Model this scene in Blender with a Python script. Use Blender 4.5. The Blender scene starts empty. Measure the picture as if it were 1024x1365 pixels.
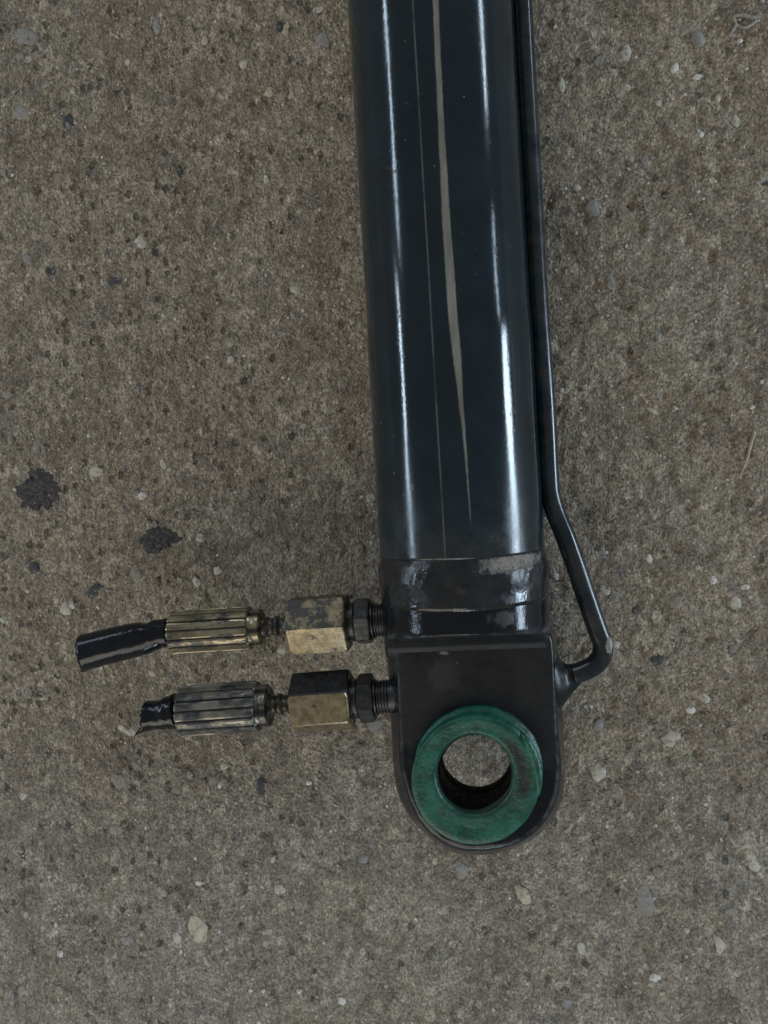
import bpy, bmesh, math, random
import numpy as np
from mathutils import Vector, Quaternion, Matrix, noise
random.seed(7); np.random.seed(7)
sc = bpy.context.scene
COL = sc.collection
PI = math.pi

# ------------------------------------------------------------------ camera
S = 0.0003                      # one picture pixel at axis height, in metres
F = 986.0                       # focal length in pixels of a 1024 x 1365 frame
HC = F + 110.0                  # camera height in those units
NAD = (622.0, 670.0)            # where the plumb line under the lens falls in the frame
_d = Vector((NAD[0]-512.0, 682.5-NAD[1], -F)).normalized()
Q = _d.rotation_difference(Vector((0, 0, -1)))
cam_d = bpy.data.cameras.new('camera'); cam = bpy.data.objects.new('camera', cam_d); COL.objects.link(cam)
cam.location = (0, 0, HC*S); cam.rotation_mode = 'QUATERNION'; cam.rotation_quaternion = Q
cam_d.sensor_fit = 'VERTICAL'; cam_d.sensor_height = 36.0; cam_d.lens = 36.0*F/1365.0
cam_d.clip_start = 0.01; cam_d.clip_end = 60.0
sc.camera = cam

def U(px, py, z):               # a point of the floor plan at height z, in pixel units
    d = Q @ Vector((px-512.0, 682.5-py, -F))
    t = (z-HC)/d.z
    return Vector((d.x*t, d.y*t, z))
def P(px, py, z): return U(px, py, z)*S

# ------------------------------------------------------------------ light: dim workshop
w = bpy.data.worlds.new('World'); sc.world = w; w.use_nodes = True
bg = w.node_tree.nodes['Background']
bg.inputs[0].default_value = (0.95, 0.97, 1.0, 1); bg.inputs[1].default_value = 0.18
sc.view_settings.view_transform = 'Standard'; sc.view_settings.look = 'None'
sc.view_settings.exposure = 0.0; sc.view_settings.gamma = 1.0

def lamp(name, loc, look, sx, sy, radiance, col):
    l = bpy.data.lights.new(name, 'AREA'); l.shape = 'RECTANGLE'
    l.size = sx*S; l.size_y = sy*S
    l.energy = radiance*PI*(sx*S)*(sy*S); l.color = col
    o = bpy.data.objects.new(name, l); COL.objects.link(o)
    loc = Vector(loc)*S; o.location = loc
    z = (loc - Vector(look)*S).normalized()
    x = Vector((0, 1, 0)); x = (x - z*x.dot(z)).normalized(); y = z.cross(x)
    o.rotation_euler = Matrix((x, y, z)).transposed().to_euler()
    return o
def side_lamp(name, side, elev, D, y0, y1, hgt, rad, col):
    e = math.radians(elev)
    yc = (y0+y1)/2
    return lamp(name, (side*D*math.cos(e), yc, 110+D*math.sin(e)), (0, yc, 110), abs(y1-y0), hgt, rad, col)
WIN = (0.66, 0.83, 1.0)
side_lamp('window_light_right_near', 1, 11, 8000, -1500, 2300, 1250, 30, WIN)
side_lamp('window_light_right_far', 1, 19, 8000, 2700, 3600, 450, 12, WIN)
side_lamp('window_light_right_end', 1, 21, 8000, 4900, 7600, 450, 22, WIN)
side_lamp('window_light_left_near', -1, 21, 8000, -1700, 2000, 400, 28, WIN)
side_lamp('window_light_left_far', -1, 28, 8000, 2500, 7600, 330, 20, WIN)
# soft warm fill added to light the floor, kept out of the tube's reflections
lamp('hall_fill', (-3200, -7600, 5200), (0, 0, 0), 4600, 9500, 3.0, (1.0, 0.92, 0.80))
lamp('window_light_end', (600, -8200, 2300), (0, -400, 110), 650, 2600, 16.0, WIN)
lamp('door_light', (-1500, 8000, 4400), (0, 0, 0), 900, 5000, 8.0, (0.86, 0.93, 1.0))

# ------------------------------------------------------------------ helpers
def link(name, me, mat=None, parent=None):
    o = bpy.data.objects.new(name, me); COL.objects.link(o)
    if mat is not None:
        for m in (mat if isinstance(mat, (list, tuple)) else [mat]): me.materials.append(m)
    if parent is not None: o.parent = parent
    return o
def mesh(name, verts, faces, mat=None, parent=None, smooth=True, mi=None, uv=None):
    me = bpy.data.meshes.new(name)
    me.from_pydata([tuple(v) for v in verts], [], faces); me.update()
    if smooth: me.polygons.foreach_set('use_smooth', [True]*len(me.polygons))
    if mi is not None: me.polygons.foreach_set('material_index', mi)
    if uv is not None:
        l = me.uv_layers.new(name='UVMap')
        for lp in me.loops: l.data[lp.index].uv = uv[lp.vertex_index]
    bm = bmesh.new(); bm.from_mesh(me); bmesh.ops.recalc_face_normals(bm, faces=bm.faces); bm.to_mesh(me); bm.free()
    return link(name, me, mat, parent)
def loft(rings, close_u=True, cap0=False, cap1=False):
    n = len(rings[0]); v = [p for r in rings for p in r]; f = []
    for i in range(len(rings)-1):
        for j in range(n if close_u else n-1):
            k = (j+1) % n
            f.append((i*n+j, i*n+k, (i+1)*n+k, (i+1)*n+j))
    if cap0: f.append(tuple(range(n-1, -1, -1)))
    if cap1: f.append(tuple((len(rings)-1)*n+j for j in range(n)))
    return v, f
def sharp(o, ang=35):
    me = o.data; bm = bmesh.new(); bm.from_mesh(me)
    for e in bm.edges:
        if len(e.link_faces) == 2 and e.calc_face_angle(0) > math.radians(ang): e.smooth = False
    bm.to_mesh(me); bm.free()
def nz(x, y, z=0.0, s=1.0): return noise.noise(Vector((x*s, y*s, z)))

# ---- node helpers
class NT:
    def __init__(s, name):
        s.m = bpy.data.materials.new(name); s.m.use_nodes = True; s.t = s.m.node_tree
        s.b = s.t.nodes['Principled BSDF']
        s.tc = s.t.nodes.new('ShaderNodeTexCoord')
        mp = s.t.nodes.new('ShaderNodeMapping'); mp.inputs['Scale'].default_value = (1/S,)*3
        s.t.links.new(s.tc.outputs['Object'], mp.inputs['Vector']); s.co = mp.outputs['Vector']
    def n(s, typ, **kw):
        nd = s.t.nodes.new(typ)
        for k, v in kw.items(): setattr(nd, k, v)
        return nd
    def set(s, sock, v):
        if isinstance(v, bpy.types.NodeSocket): s.t.links.new(v, sock)
        elif v is not None: sock.default_value = v
    def noise(s, size, detail=3, rough=.55, dist=0, co=None, out='Fac', off=None):
        nd = s.n('ShaderNodeTexNoise'); s.set(nd.inputs['Vector'], co or s.co)
        if off is not None: s.set(nd.inputs['Vector'], s.vadd(co or s.co, off))
        nd.inputs['Scale'].default_value = 1/size; nd.inputs['Detail'].default_value = detail
        nd.inputs['Roughness'].default_value = rough; nd.inputs['Distortion'].default_value = dist
        return nd.outputs[out]
    def vor(s, size, co=None, rnd=1.0, feature='F1'):
        nd = s.n('ShaderNodeTexVoronoi', feature=feature); s.set(nd.inputs['Vector'], co or s.co)
        nd.inputs['Scale'].default_value = 1/size; nd.inputs['Randomness'].default_value = rnd
        return nd
    def math(s, op, a, b=None, c=None, clamp=False):
        nd = s.n('ShaderNodeMath', operation=op, use_clamp=clamp)
        s.set(nd.inputs[0], a); s.set(nd.inputs[1], b); s.set(nd.inputs[2], c)
        return nd.outputs[0]
    def vadd(s, a, b):
        nd = s.n('ShaderNodeVectorMath', operation='ADD'); s.set(nd.inputs[0], a); s.set(nd.inputs[1], b); return nd.outputs[0]
    def vscale(s, a, k):
        nd = s.n('ShaderNodeVectorMath', operation='SCALE'); s.set(nd.inputs[0], a); nd.inputs['Scale'].default_value = k; return nd.outputs[0]
    def vmul(s, a, k):
        nd = s.n('ShaderNodeVectorMath', operation='MULTIPLY'); s.set(nd.inputs[0], a); nd.inputs[1].default_value = k; return nd.outputs[0]
    def step(s, x, lo, hi, a=0.0, b=1.0):
        nd = s.n('ShaderNodeMapRange', interpolation_type='SMOOTHSTEP')
        s.set(nd.inputs['Value'], x); nd.inputs['From Min'].default_value = lo; nd.inputs['From Max'].default_value = hi
        nd.inputs['To Min'].default_value = a; nd.inputs['To Max'].default_value = b
        return nd.outputs[0]
    def mix(s, f, a, b, mode='MIX'):
        nd = s.n('ShaderNodeMix', data_type='RGBA', blend_type=mode); nd.clamp_factor = True
        s.set(nd.inputs[0], f); s.set(nd.inputs[6], rgb(a)); s.set(nd.inputs[7], rgb(b)); return nd.outputs[2]
    def fmix(s, f, a, b):
        nd = s.n('ShaderNodeMix', data_type='FLOAT'); s.set(nd.inputs[0], f); s.set(nd.inputs[2], a); s.set(nd.inputs[3], b); return nd.outputs[0]
    def gray(s, v):
        nd = s.n('ShaderNodeCombineColor')
        for i in range(3): s.set(nd.inputs[i], v)
        return nd.outputs[0]
    def ramp(s, f, pts):
        nd = s.n('ShaderNodeValToRGB'); cr = nd.color_ramp
        while len(cr.elements) < len(pts): cr.elements.new(0.5)
        for e, (p, c) in zip(cr.elements, pts): e.position = p; e.color = rgb(c)
        s.set(nd.inputs[0], f); return nd.outputs[0]
    def curve(s, f, pts):
        nd = s.n('ShaderNodeFloatCurve'); c = nd.mapping.curves[0]
        c.points[0].location = pts[0]; c.points[1].location = pts[-1]
        for p in pts[1:-1]: c.points.new(*p)
        nd.mapping.update(); s.set(nd.inputs['Value'], f); return nd.outputs[0]
    def bump(s, h, dist, strength=1.0, nrm=None):
        nd = s.n('ShaderNodeBump'); nd.inputs['Strength'].default_value = strength; nd.inputs['Distance'].default_value = dist*S
        s.set(nd.inputs['Height'], h)
        if nrm is not None: s.set(nd.inputs['Normal'], nrm)
        return nd.outputs[0]
    def out(s, col=None, rough=None, metal=None, nrm=None, coat=None, coat_r=None, spec=None):
        b = s.b.inputs
        if col is not None: s.set(b['Base Color'], rgb(col))
        if rough is not None: s.set(b['Roughness'], rough)
        if metal is not None: s.set(b['Metallic'], metal)
        if nrm is not None: s.set(b['Normal'], nrm)
        if coat is not None: s.set(b['Coat Weight'], coat)
        if coat_r is not None: s.set(b['Coat Roughness'], coat_r)
        if spec is not None: s.set(b['Specular IOR Level'], spec)
        return s.m
def rgb(c):
    if isinstance(c, (tuple, list)) and len(c) == 3: return (*c, 1)
    return c

# ------------------------------------------------------------------ materials
def m_concrete():
    t = NT('worn_concrete')
    t.co = t.vmul(t.co, (1.0, .80, 1.0))
    warp = t.vscale(t.noise(16, 3, .6, out='Color'), 7.0)
    co = t.vadd(t.co, warp)
    big = t.noise(330, 4, .55); mid = t.noise(52, 6, .70, dist=.4, off=(300, 40, 0)); fine = t.noise(13, 5, .68, dist=.8, off=(0, 90, 0)); grain = t.noise(3.6, 4, .7)
    col = t.ramp(fine, [(0.28, (.095, .081, .061)), (0.43, (.215, .190, .146)), (0.55, (.315, .282, .218)), (0.70, (.56, .51, .405))])
    col = t.mix(t.step(mid, .36, .66), t.mix(.42, col, (.115, .100, .080)), t.mix(.22, col, (.46, .42, .35)))
    col = t.mix(t.step(big, .36, .64, 0, .6), col, t.mix(1.0, col, (.98, 1.03, 1.14), 'MULTIPLY'))
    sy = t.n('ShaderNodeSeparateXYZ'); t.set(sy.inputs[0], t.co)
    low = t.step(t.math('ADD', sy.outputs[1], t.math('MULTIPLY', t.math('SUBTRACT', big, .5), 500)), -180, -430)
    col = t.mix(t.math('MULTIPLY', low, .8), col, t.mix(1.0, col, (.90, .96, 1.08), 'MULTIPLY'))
    blot = t.noise(120, 5, .62, off=(500, 100, 0))
    col = t.mix(t.step(blot, .38, .60, .55, 0), col, t.mix(1.0, col, (.66, .60, .54), 'MULTIPLY'))
    # sand grains in the paste
    v = t.vor(6.5, co); cellv = t.n('ShaderNodeSeparateColor'); t.set(cellv.inputs[0], v.outputs['Color'])
    inside = t.step(v.outputs['Distance'], .50, .30)
    tone = t.ramp(cellv.outputs[0], [(0, (.13, .118, .097)), (.35, (.22, .198, .163)), (.7, (.29, .265, .22)), (.92, (.40, .37, .315)), (1, (.55, .52, .45))])
    col = t.mix(t.math('MULTIPLY', inside, t.fmix(t.step(mid, .4, .6), .22, .48)), col, tone)
    # bigger aggregate faces worn flush
    v2 = t.vor(25, co); c2 = t.n('ShaderNodeSeparateColor'); t.set(c2.inputs[0], v2.outputs['Color'])
    m2 = t.math('MULTIPLY', t.step(v2.outputs['Distance'], .36, .27), t.step(c2.outputs[1], .36, .46))
    tone2 = t.ramp(c2.outputs[0], [(0, (.13, .13, .135)), (.3, (.19, .17, .14)), (.6, (.26, .235, .20)), (.85, (.34, .31, .26)), (1, (.43, .40, .34))])
    col = t.mix(t.math('MULTIPLY', m2, .62), col, tone2)
    v6 = t.vor(13.5, t.vadd(co, (70, 33, 5))); c6 = t.n('ShaderNodeSeparateColor'); t.set(c6.inputs[0], v6.outputs['Color'])
    m6 = t.math('MULTIPLY', t.step(v6.outputs['Distance'], .42, .30), t.step(c6.outputs[1], .45, .55))
    col = t.mix(t.math('MULTIPLY', m6, .55), col, t.ramp(c6.outputs[0], [(0, (.095, .085, .070)), (.4, (.20, .178, .140)), (.75, (.30, .27, .215)), (1, (.52, .49, .42))]))
    # bright quartz specks
    v3 = t.vor(13, t.vadd(co, (50, 20, 0))); c3 = t.n('ShaderNodeSeparateColor'); t.set(c3.inputs[0], v3.outputs['Color'])
    m3 = t.math('MULTIPLY', t.step(v3.outputs['Distance'], .20, .12), t.step(c3.outputs[0], .80, .86))
    col = t.mix(t.math('MULTIPLY', m3, .75), col, t.mix(c3.outputs[1], (.50, .46, .38), (.60, .60, .57)))
    # pits
    v4 = t.vor(15, t.vadd(t.co, t.vscale(warp, 1.7))); c4 = t.n('ShaderNodeSeparateColor'); t.set(c4.inputs[0], v4.outputs['Color'])
    where = t.noise(170, 2, .5, off=(77, 0, 0))
    sep = t.n('ShaderNodeSeparateXYZ'); t.set(sep.inputs[0], t.co)
    left = t.step(sep.outputs[0], -100, -520)
    m4 = t.math('MULTIPLY', t.step(t.math('ADD', v4.outputs['Distance'], t.math('MULTIPLY', t.math('SUBTRACT', grain, .5), .5)), .40, .16), t.step(t.math('ADD', c4.outputs[0], t.math('MULTIPLY', left, .26)), .88, .95))
    m4 = t.math('MULTIPLY', m4, t.step(where, .34, .52))
    col = t.mix(t.math('MULTIPLY', m4, .72), col, (.060, .051, .040))
    v5 = t.vor(4.2, co); c5 = t.n('ShaderNodeSeparateColor'); t.set(c5.inputs[0], v5.outputs['Color'])
    m5 = t.math('MULTIPLY', t.step(v5.outputs['Distance'], .45, .25), t.step(t.noise(60, 3, .6, off=(9, 200, 0)), .35, .6, .35, .9))
    col = t.mix(m5, col, t.mix(1.0, col, t.ramp(c5.outputs[0], [(0, (.42, .41, .39)), (.5, (.93, .92, .90)), (.8, (1.35, 1.35, 1.32)), (1, (2.1, 2.1, 2.05))]), 'MULTIPLY'))
    col = t.mix(1.0, col, (1.055, .99, .93), 'MULTIPLY')
    col = t.mix(t.step(grain, .30, .72, 0, 1), t.mix(1.0, col, (.46, .46, .45), 'MULTIPLY'), t.mix(1.0, col, (1.58, 1.58, 1.55), 'MULTIPLY'))
    h = t.math('ADD', t.math('MULTIPLY', fine, 1.0), t.math('MULTIPLY', grain, .35))
    h = t.math('ADD', h, t.math('MULTIPLY', t.math('MULTIPLY', inside, cellv.outputs[1]), .35))
    h = t.math('ADD', h, t.math('MULTIPLY', t.math('MULTIPLY', m5, c5.outputs[0]), .4))
    h = t.math('SUBTRACT', h, t.math('MULTIPLY', m4, .9))
    h = t.math('ADD', h, t.math('MULTIPLY', m2, .10))
    h = t.math('ADD', h, t.math('MULTIPLY', m3, .35))
    n_ = t.bump(h, 4.2, 1.0)
    r = t.fmix(m3, t.fmix(t.step(grain, .35, .7), .62, .85), .35)
    return t.out(col, r, nrm=n_, spec=.35)

def m_paint(name, lines=False, dust=0.0, base=(.0050, .0108, .0145), rough=.085, orange=.12):
    t = NT(name)
    n1 = t.noise(60, 4, .6); n2 = t.noise(5, 3, .6); n3 = t.noise(200, 2, .5, off=(9, 9, 9))
    col = t.mix(t.step(n1, .35, .7), base, tuple(c*1.5 for c in base))
    r = t.fmix(t.step(n3, .4, .7), rough, rough*1.5)
    if dust > 0:
        dn = t.noise(26, 6, .7, off=(31, 5, 0))
        dm = t.math('MULTIPLY', t.step(dn, .30, .78), dust)
        col = t.mix(dm, col, (.082, .073, .062)); r = t.fmix(dm, r, .75)
    # dust specks
    sp = t.vor(17, t.vadd(t.co, (3, 9, 4))); cs = t.n('ShaderNodeSeparateColor'); t.set(cs.inputs[0], sp.outputs['Color'])
    sm = t.math('MULTIPLY', t.step(sp.outputs['Distance'], .085, .05), t.step(cs.outputs[0], .84, .93))
    smd = t.math('MULTIPLY', t.step(t.noise(11, 5, .7, off=(40, 8, 2)), .60, .72), t.step(t.noise(90, 2, .5, off=(4, 80, 2)), .50, .62))
    col = t.mix(t.math('MULTIPLY', smd, .5), col, (.045, .048, .050)); r = t.fmix(smd, r, .35)
    col = t.mix(t.math('MULTIPLY', sm, .5), col, (.30, .28, .25))
    h = t.math('ADD', t.math('MULTIPLY', t.noise(30, 2, .5, co=t.vmul(t.co, (1, .09, 1))), .75), t.math('MULTIPLY', n2, orange*1.2))
    if lines:
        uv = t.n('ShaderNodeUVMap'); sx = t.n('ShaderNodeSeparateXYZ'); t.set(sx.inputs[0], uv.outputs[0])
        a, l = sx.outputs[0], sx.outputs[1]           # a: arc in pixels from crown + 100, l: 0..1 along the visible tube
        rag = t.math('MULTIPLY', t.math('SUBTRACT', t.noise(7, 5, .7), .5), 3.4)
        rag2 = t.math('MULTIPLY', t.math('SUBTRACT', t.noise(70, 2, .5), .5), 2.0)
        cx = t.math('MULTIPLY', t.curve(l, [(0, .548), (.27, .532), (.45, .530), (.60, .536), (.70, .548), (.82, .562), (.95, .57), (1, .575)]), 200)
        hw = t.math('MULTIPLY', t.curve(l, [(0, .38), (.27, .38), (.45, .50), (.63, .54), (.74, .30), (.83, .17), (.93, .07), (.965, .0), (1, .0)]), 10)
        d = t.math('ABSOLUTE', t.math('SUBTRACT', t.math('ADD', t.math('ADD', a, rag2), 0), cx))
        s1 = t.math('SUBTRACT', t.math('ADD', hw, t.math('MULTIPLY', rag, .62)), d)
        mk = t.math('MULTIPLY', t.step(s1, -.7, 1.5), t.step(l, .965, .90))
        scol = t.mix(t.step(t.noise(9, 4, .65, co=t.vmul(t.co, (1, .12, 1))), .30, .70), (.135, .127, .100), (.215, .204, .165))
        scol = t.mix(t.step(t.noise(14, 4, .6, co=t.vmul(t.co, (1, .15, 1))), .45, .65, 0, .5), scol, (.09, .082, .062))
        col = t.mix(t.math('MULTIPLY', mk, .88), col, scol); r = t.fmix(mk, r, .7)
        # hairline seam
        d2 = t.math('ABSOLUTE', t.math('SUBTRACT', t.math('ADD', a, t.math('MULTIPLY', rag2, .3)), 81.5))
        seam = t.math('MULTIPLY', t.step(d2, 1.5, .4), t.step(t.noise(50, 3, .6), .3, .6, .35, 1))
        col = t.mix(t.math('MULTIPLY', seam, .65), col, (.10, .10, .09))
        r = t.fmix(seam, r, .5)
        h = t.math('ADD', h, t.math('MULTIPLY', mk, .25))
        # rub dust towards the end
        r = t.math('ADD', r, t.step(l, .70, .98, 0, .085))
        dd = t.math('MULTIPLY', t.step(l, .86, 1.0, 0, .26), t.step(t.noise(30, 5, .7), .3, .7))
        col = t.mix(dd, col, (.070, .062, .052)); r = t.fmix(dd, r, .6)
    nrm = t.bump(h, 1.0, .55)
    return t.out(col, r, nrm=nrm, spec=.5)

def m_weld():
    t = NT('painted_weld')
    sep = t.n('ShaderNodeSeparateXYZ'); t.set(sep.inputs[0], t.co)
    col = t.mix(t.step(t.noise(22, 5, .7), .3, .7), (.007, .009, .011), (.019, .0185, .018))
    def blot(px, py, z, rx, ry, rot=0.0):
        c = U(px, py, z)
        dx = t.math('SUBTRACT', sep.outputs[0], c.x); dy = t.math('SUBTRACT', sep.outputs[1], c.y)
        ca, sa = math.cos(rot), math.sin(rot)
        ux = t.math('ADD', t.math('MULTIPLY', dx, ca/rx), t.math('MULTIPLY', dy, sa/rx))
        uy = t.math('ADD', t.math('MULTIPLY', dx, -sa/ry), t.math('MULTIPLY', dy, ca/ry))
        r2 = t.math('SQRT', t.math('ADD', t.math('MULTIPLY', ux, ux), t.math('MULTIPLY', uy, uy)))
        r2 = t.math('ADD', r2, t.math('MULTIPLY', t.math('SUBTRACT', t.noise(10, 6, .8), .5), 2.6))
        return t.math('MULTIPLY', t.step(r2, 1.25, .55), t.step(t.noise(5, 5, .75, off=(8, 1, 1)), .30, .52))
    m = blot(681, 748, 190, 36, 10, .13)
    m = t.math('MAXIMUM', m, t.math('MULTIPLY', blot(636, 737, 216, 20, 2.5), .12))
    col = t.mix(m, col, t.mix(t.noise(4, 4, .7), (.10, .085, .07), (.36, .32, .27)))
    r = t.fmix(m, t.fmix(t.step(t.noise(30, 3), .4, .62), .15, .36), .85)
    h = t.math('ADD', t.noise(14, 4, .6), t.math('MULTIPLY', m, .5))
    return t.out(col, r, nrm=t.bump(h, 1.5, .6)), blot, t

def m_lug():
    t = NT('dusty_grey_paint')
    geo = t.n('ShaderNodeNewGeometry')
    n1 = t.noise(30, 5, .65); n2 = t.noise(4, 4, .7)
    col = t.mix(t.step(n1, .3, .75), (.0080, .0086, .0094), (.0155, .0150, .0144))
    col = t.mix(t.step(n2, .45, .75, 0, .5), col, (.028, .026, .024))
    v = t.vor(11); cs = t.n('ShaderNodeSeparateColor'); t.set(cs.inputs[0], v.outputs['Color'])
    sm = t.math('MULTIPLY', t.step(v.outputs['Distance'], .09, .05), t.step(cs.outputs[0], .88, .92))
    col = t.mix(t.math('MULTIPLY', sm, .6), col, (.26, .25, .23))
    # rubbed pale patch on the collar
    sep = t.n('ShaderNodeSeparateXYZ'); t.set(sep.inputs[0], t.co)
    pm = None
    for (px, py, z, rx, ry, a) in ((672, 823, 200, 14, 12, .34), (651, 822, 200, 4, 6, .25), (590, 900, 150, 22, 24, .10), (592, 871, 150, 7, 2.5, .9)):
        c = U(px, py, z)
        ux = t.math('DIVIDE', t.math('SUBTRACT', sep.outputs[0], c.x), rx); uy = t.math('DIVIDE', t.math('SUBTRACT', sep.outputs[1], c.y), ry)
        r2 = t.math('SQRT', t.math('ADD', t.math('MULTIPLY', ux, ux), t.math('MULTIPLY', uy, uy)))
        r2 = t.math('ADD', r2, t.math('MULTIPLY', t.math('SUBTRACT', t.noise(7, 5, .75), .5), 1.6))
        k = t.math('MULTIPLY', t.step(r2, 1.15, .5), a); pm = k if pm is None else t.math('MAXIMUM', pm, k)
    col = t.mix(pm, col, (.19, .17, .15))
    at = t.n('ShaderNodeAttribute', attribute_name='gloss')
    gy = t.math('MULTIPLY', t.math('MAXIMUM', at.outputs['Fac'], t.math('MULTIPLY', t.step(t.math('ADD', sep.outputs[1], t.math('MULTIPLY', t.math('SUBTRACT', n1, .5), 90)), -300, -350), .95)), 1.0)
    r = t.fmix(gy, t.fmix(t.step(n1, .35, .7), .46, .64), .12)
    r = t.fmix(pm, r, .8)
    col = t.mix(t.math('MULTIPLY', gy, .75), col, t.mix(pm, (.0065, .0085, .0110), col))
    wear_glint = t.n('ShaderNodeAttribute', attribute_name='edge')
    em = t.math('MULTIPLY', wear_glint.outputs['Fac'], t.step(t.noise(16, 5, .7, off=(3, 3, 3)), .38, .66, .05, .75))  # worn bevel edges, with their pale bluish glint painted into the colour
    col = t.mix(em, col, (.075, .080, .086)); r = t.fmix(em, r, .22)
    h = t.math('ADD', t.noise(20, 3), t.math('MULTIPLY', n2, .22))
    return t.out(col, r, nrm=t.bump(h, 1.4, .5), spec=.26)

def m_ring():
    t = NT('green_rubber')
    n1 = t.noise(22, 5, .65); n2 = t.noise(5, 4, .7)
    col = t.mix(t.step(n1, .32, .70), (.002, .048, .028), (.003, .100, .060))
    col = t.mix(t.step(n2, .52, .8, 0, .5), col, (.012, .10, .074))
    d = t.math('MULTIPLY', t.step(t.noise(34, 6, .72, off=(5, 66, 2)), .50, .68), .5)
    col = t.mix(d, col, (.006, .034, .025))
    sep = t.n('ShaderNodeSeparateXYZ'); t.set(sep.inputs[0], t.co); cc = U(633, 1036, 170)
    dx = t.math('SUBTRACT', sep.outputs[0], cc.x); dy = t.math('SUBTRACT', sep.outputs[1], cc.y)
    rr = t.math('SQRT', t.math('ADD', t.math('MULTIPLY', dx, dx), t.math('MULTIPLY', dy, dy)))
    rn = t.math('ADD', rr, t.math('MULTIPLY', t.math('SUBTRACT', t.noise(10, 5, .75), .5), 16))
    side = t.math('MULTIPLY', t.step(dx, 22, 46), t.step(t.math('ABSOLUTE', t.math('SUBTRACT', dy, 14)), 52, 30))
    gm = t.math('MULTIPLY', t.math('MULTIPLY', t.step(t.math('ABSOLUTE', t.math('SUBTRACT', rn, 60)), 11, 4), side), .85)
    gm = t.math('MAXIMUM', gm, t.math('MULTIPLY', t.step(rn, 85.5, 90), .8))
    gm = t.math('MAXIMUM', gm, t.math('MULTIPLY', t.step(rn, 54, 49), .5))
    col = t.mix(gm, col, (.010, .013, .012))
    v = t.vor(21, t.vadd(t.co, t.vscale(t.noise(18, 2, .5, out='Color'), 9)), feature='DISTANCE_TO_EDGE')
    cr = t.step(v.outputs['Distance'], .07, .01)
    h = t.math('ADD', t.math('MULTIPLY', n1, .8), t.math('MULTIPLY', n2, .25)); h = t.math('SUBTRACT', h, t.math('MULTIPLY', cr, .035))
    col = t.mix(t.math('MULTIPLY', cr, .10), col, (.005, .05, .035))
    return t.out(col, t.fmix(t.step(n1, .3, .7), .28, .5), nrm=t.bump(h, 3.2, .8))

def m_simple(name, c1, c2, size, rough, metal=0.0, bump=.5, dist=1.0, patch=None, sq=None, spec=.5, groove_dark=False, world=False):
    t = NT(name)
    if world:
        g = t.n('ShaderNodeNewGeometry'); t.co = t.vscale(g.outputs['Position'], 1/S)
    if sq: t.co = t.vmul(t.co, sq)
    n = t.noise(size, 5, .65)
    col = t.mix(t.step(n, .3, .7), c1, c2); r = t.fmix(t.step(t.noise(size*.6, 4), .35, .65), rough*.75, rough*1.25); me = metal
    if patch:
        pc, lo, hi, psz = patch
        p = t.step(t.noise(psz, 6, .72, off=(12, 7, 3)), lo, hi)
        col = t.mix(p, col, pc); r = t.fmix(p, r, .45); me = t.fmix(p, metal, 0.0)
    if groove_dark:
        da = t.n('ShaderNodeAttribute', attribute_name='groove_dark')
        dm = t.math('MULTIPLY', t.step(t.math('ADD', da.outputs['Fac'], t.math('MULTIPLY', t.math('SUBTRACT', n, .5), .07)), .015, .065), .93)  # darker, non-metallic tone in the crimp grooves
        col = t.mix(dm, col, (.010, .009, .008)); me = t.fmix(dm, me, 0.0); r = t.fmix(dm, r, .4)
    return t.out(col, r, me, t.bump(t.math('ADD', n, t.math('MULTIPLY', t.noise(3, 3), .3)), dist, bump), spec=spec)

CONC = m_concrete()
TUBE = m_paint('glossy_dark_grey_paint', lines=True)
PIPE = m_paint('pipe_paint', dust=.28, rough=.13, orange=.08)
WELD = m_weld()[0]
LUG = m_lug()
RING = m_ring()
BLACK = m_simple('oily_black_steel', (.008, .009, .010), (.030, .030, .030), 10, .34, 0, .7, 1.6, patch=((.085, .076, .060), .60, .72, 13))
BORE = m_simple('bore_steel', (.002, .002, .002), (.006, .006, .006), 12, .6, .0, .4, 1.0, spec=.08)
BRASS = m_simple('worn_brass_plating', (.16, .125, .066), (.31, .25, .148), 12, .27, .6, .4, 1.0, patch=((.035, .030, .024), .58, .66, 15))
BRASSD = m_simple('blackened_brass', (.20, .155, .085), (.31, .25, .15), 12, .42, .3, .6, 1.4, patch=((.038, .036, .032), .42, .54, 15))
BLACKN = m_simple('black_grease', (.004, .004, .005), (.012, .012, .013), 12, .5, 0, .5, 1.2)
CRIMP = m_simple('oily_crimped_steel', (.15, .125, .075), (.40, .345, .225), 14, .24, .6, .35, .9, patch=((.030, .027, .023), .47, .60, 24), sq=(.4, 1, 1), groove_dark=True)
CRIMPD = m_simple('dark_crimped_steel', (.09, .09, .085), (.30, .275, .21), 16, .28, .5, .35, .9, patch=((.018, .019, .022), .43, .54, 28), sq=(.45, 1, 1), groove_dark=True)
STEM = m_simple('dirty_stem_steel', (.030, .027, .022), (.14, .12, .085), 8, .26, .4, .6, 1.2, patch=((.009, .009, .009), .46, .58, 10))
RUBBER = m_simple('black_rubber', (.004, .005, .007), (.009, .011, .014), 16, .15, 0, .4, 1.0, spec=.32)

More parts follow.
